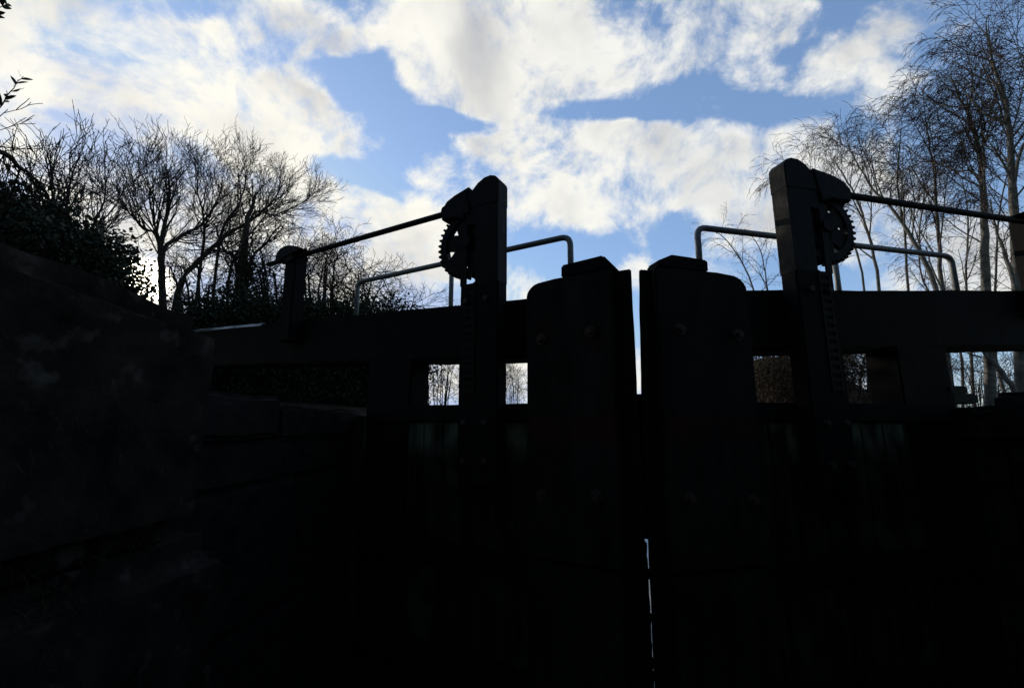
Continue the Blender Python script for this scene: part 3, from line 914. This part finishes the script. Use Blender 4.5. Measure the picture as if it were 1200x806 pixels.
for (px, py, a, b, tilt, wt) in CLOUDS:
    c = bearing(px, py)
    cs, sn = math.cos(R(tilt)), math.sin(R(tilt))
    v1 = bearing(px + a * cs, py + a * sn) - c
    e1 = (v1 - c * v1.dot(c)); ra = e1.length; e1.normalize()
    e2 = c.cross(e1)
    v2 = bearing(px - b * sn, py + b * cs) - c
    rb = abs(v2.dot(e2))
    q = []
    for e, r_ in ((e1, ra * 1.22), (e2, rb * 1.22)):
        n = N.new('ShaderNodeVectorMath'); n.operation = 'DOT_PRODUCT'
        L.new(WARP2, n.inputs[0]); n.inputs[1].default_value = e / r_
        q.append(n.outputs['Value'])
    v = ramp(mth('MULTIPLY_ADD', q[0], q[0], mth('MULTIPLY', q[1], q[1])), 1.0, 0.0, 0.0, wt)
    acc = v if acc is None else mth('ADD', acc, v)
acc = mth('ADD', mth('MINIMUM', acc, .74), .09)
det = nz(WARP, 6.0, 8, .64, off=(.3, 2.2, 5.1)).outputs['Fac']
det2 = nz(WARP, 30.0, 4, .6, off=(7.3, .2, 1.1)).outputs['Fac']
SKY_MULT = 1.0 / STRENGTH
sepd = N.new('ShaderNodeSeparateXYZ'); L.new(DIR, sepd.inputs[0])
# density: the mapped clouds, broken up by turbulence
dn = mth('ADD', mth('MULTIPLY', mth('SUBTRACT', det, .5), 3.5), mth('MULTIPLY', mth('SUBTRACT', det2, .5), 1.1))
dens = mth('ADD', acc, dn)
alpha = ramp(dens, .06, 1.08)
thick = ramp(mth('MULTIPLY_ADD', mth('SUBTRACT', nz(WARP, 5.0, 4, .5, off=(1.3, 8.2, 3.1)).outputs['Fac'], .5), 2.0, mth('MULTIPLY', acc, .85)), .46, 1.30)
# nearness to the sun
dt = N.new('ShaderNodeVectorMath'); dt.operation = 'DOT_PRODUCT'; L.new(DIR, dt.inputs[0]); dt.inputs[1].default_value = SUN_D
cosang = dt.outputs['Value']
near = ramp(cosang, .45, 1.0)
glow = mth('POWER', ramp(cosang, .88, 1.0, smooth=False), 6.0)
core = ramp(cosang, math.cos(R(2.6)), math.cos(R(.5)))


def rgb(r, g, b):
    n = N.new('ShaderNodeCombineColor')
    for i, v in enumerate((r, g, b)):
        if isinstance(v, (int, float)):
            n.inputs[i].default_value = v
        else:
            L.new(v, n.inputs[i])
    return n.outputs[0]


def mixc(f, a, b, mode='MIX'):
    n = N.new('ShaderNodeMix'); n.data_type = 'RGBA'; n.blend_type = mode
    for s, v in (('Factor', f), ('A', a), ('B', b)):
        if isinstance(v, (int, float)):
            n.inputs[s].default_value = v
        elif isinstance(v, tuple):
            n.inputs[s].default_value = (*v, 1)
        else:
            L.new(v, n.inputs[s])
    return n.outputs['Result']


k = SKY_MULT
edge = mixc(near, (.92 * k, .92 * k, .88 * k), (1.03 * k, 1.00 * k, .90 * k))      # thin bright cloud
body = mixc(near, (.50 * k, .52 * k, .55 * k), (.56 * k, .56 * k, .58 * k))         # thick cloud seen from its shaded side
cloud = mixc(thick, edge, body)
back = ramp(sepd.outputs['Y'], .0, .5, .05, 1.0)                                    # fewer lit clouds away from the sun
alpha = mth('MULTIPLY', alpha, back)
gm = N.new('ShaderNodeGamma'); gm.inputs['Gamma'].default_value = .58
L.new(mixc(1.0, sky.outputs['Color'], (STRENGTH,) * 3, 'MULTIPLY'), gm.inputs['Color'])
clear = mixc(1.0, mixc(1.0, gm.outputs[0], (.82 * k, 1.04 * k, 1.40 * k), 'MULTIPLY'), (.48 * k, .60 * k, .86 * k), 'DARKEN')
clear = mixc(ramp(sepd.outputs['Y'], .0, .5), sky.outputs['Color'], clear)
col = mixc(alpha, clear, cloud)
gl = mth('ADD', mth('MULTIPLY', glow, .12 * k), mth('MULTIPLY', core, 9 * k))
col = mixc(1.0, col, rgb(gl, mth('MULTIPLY', gl, .90), mth('MULTIPLY', gl, .68)), 'ADD')
L.new(col, bg.inputs['Color'])

sun = bpy.data.lights.new('sun', 'SUN'); sun.energy = 2.5; sun.angle = R(.53); sun.color = (1.0, .90, .74)
so = bpy.data.objects.new('sun', sun); COL.objects.link(so)
so.rotation_euler = SUN_D.to_track_quat('Z', 'Y').to_euler()
so.location = (-10, 10, 12)

# ------------------------------------------------------------------ camera
cd = bpy.data.cameras.new('camera'); cam = bpy.data.objects.new('camera', cd); COL.objects.link(cam)
cd.sensor_fit = 'HORIZONTAL'; cd.sensor_width = 36; cd.lens = 36 * FPX / 1200; cd.clip_start = .05; cd.clip_end = 2000
cam.matrix_world = Matrix.Translation(EYE) @ Matrix((RIGHT, UP, -FWD)).transposed().to_4x4()
SC.camera = cam
vs_ = SC.view_settings
vs_.view_transform = 'Standard'; vs_.look = 'None'; vs_.exposure = 0; vs_.gamma = 1; vs_.use_curve_mapping = False
SC.cycles.max_bounces = 4
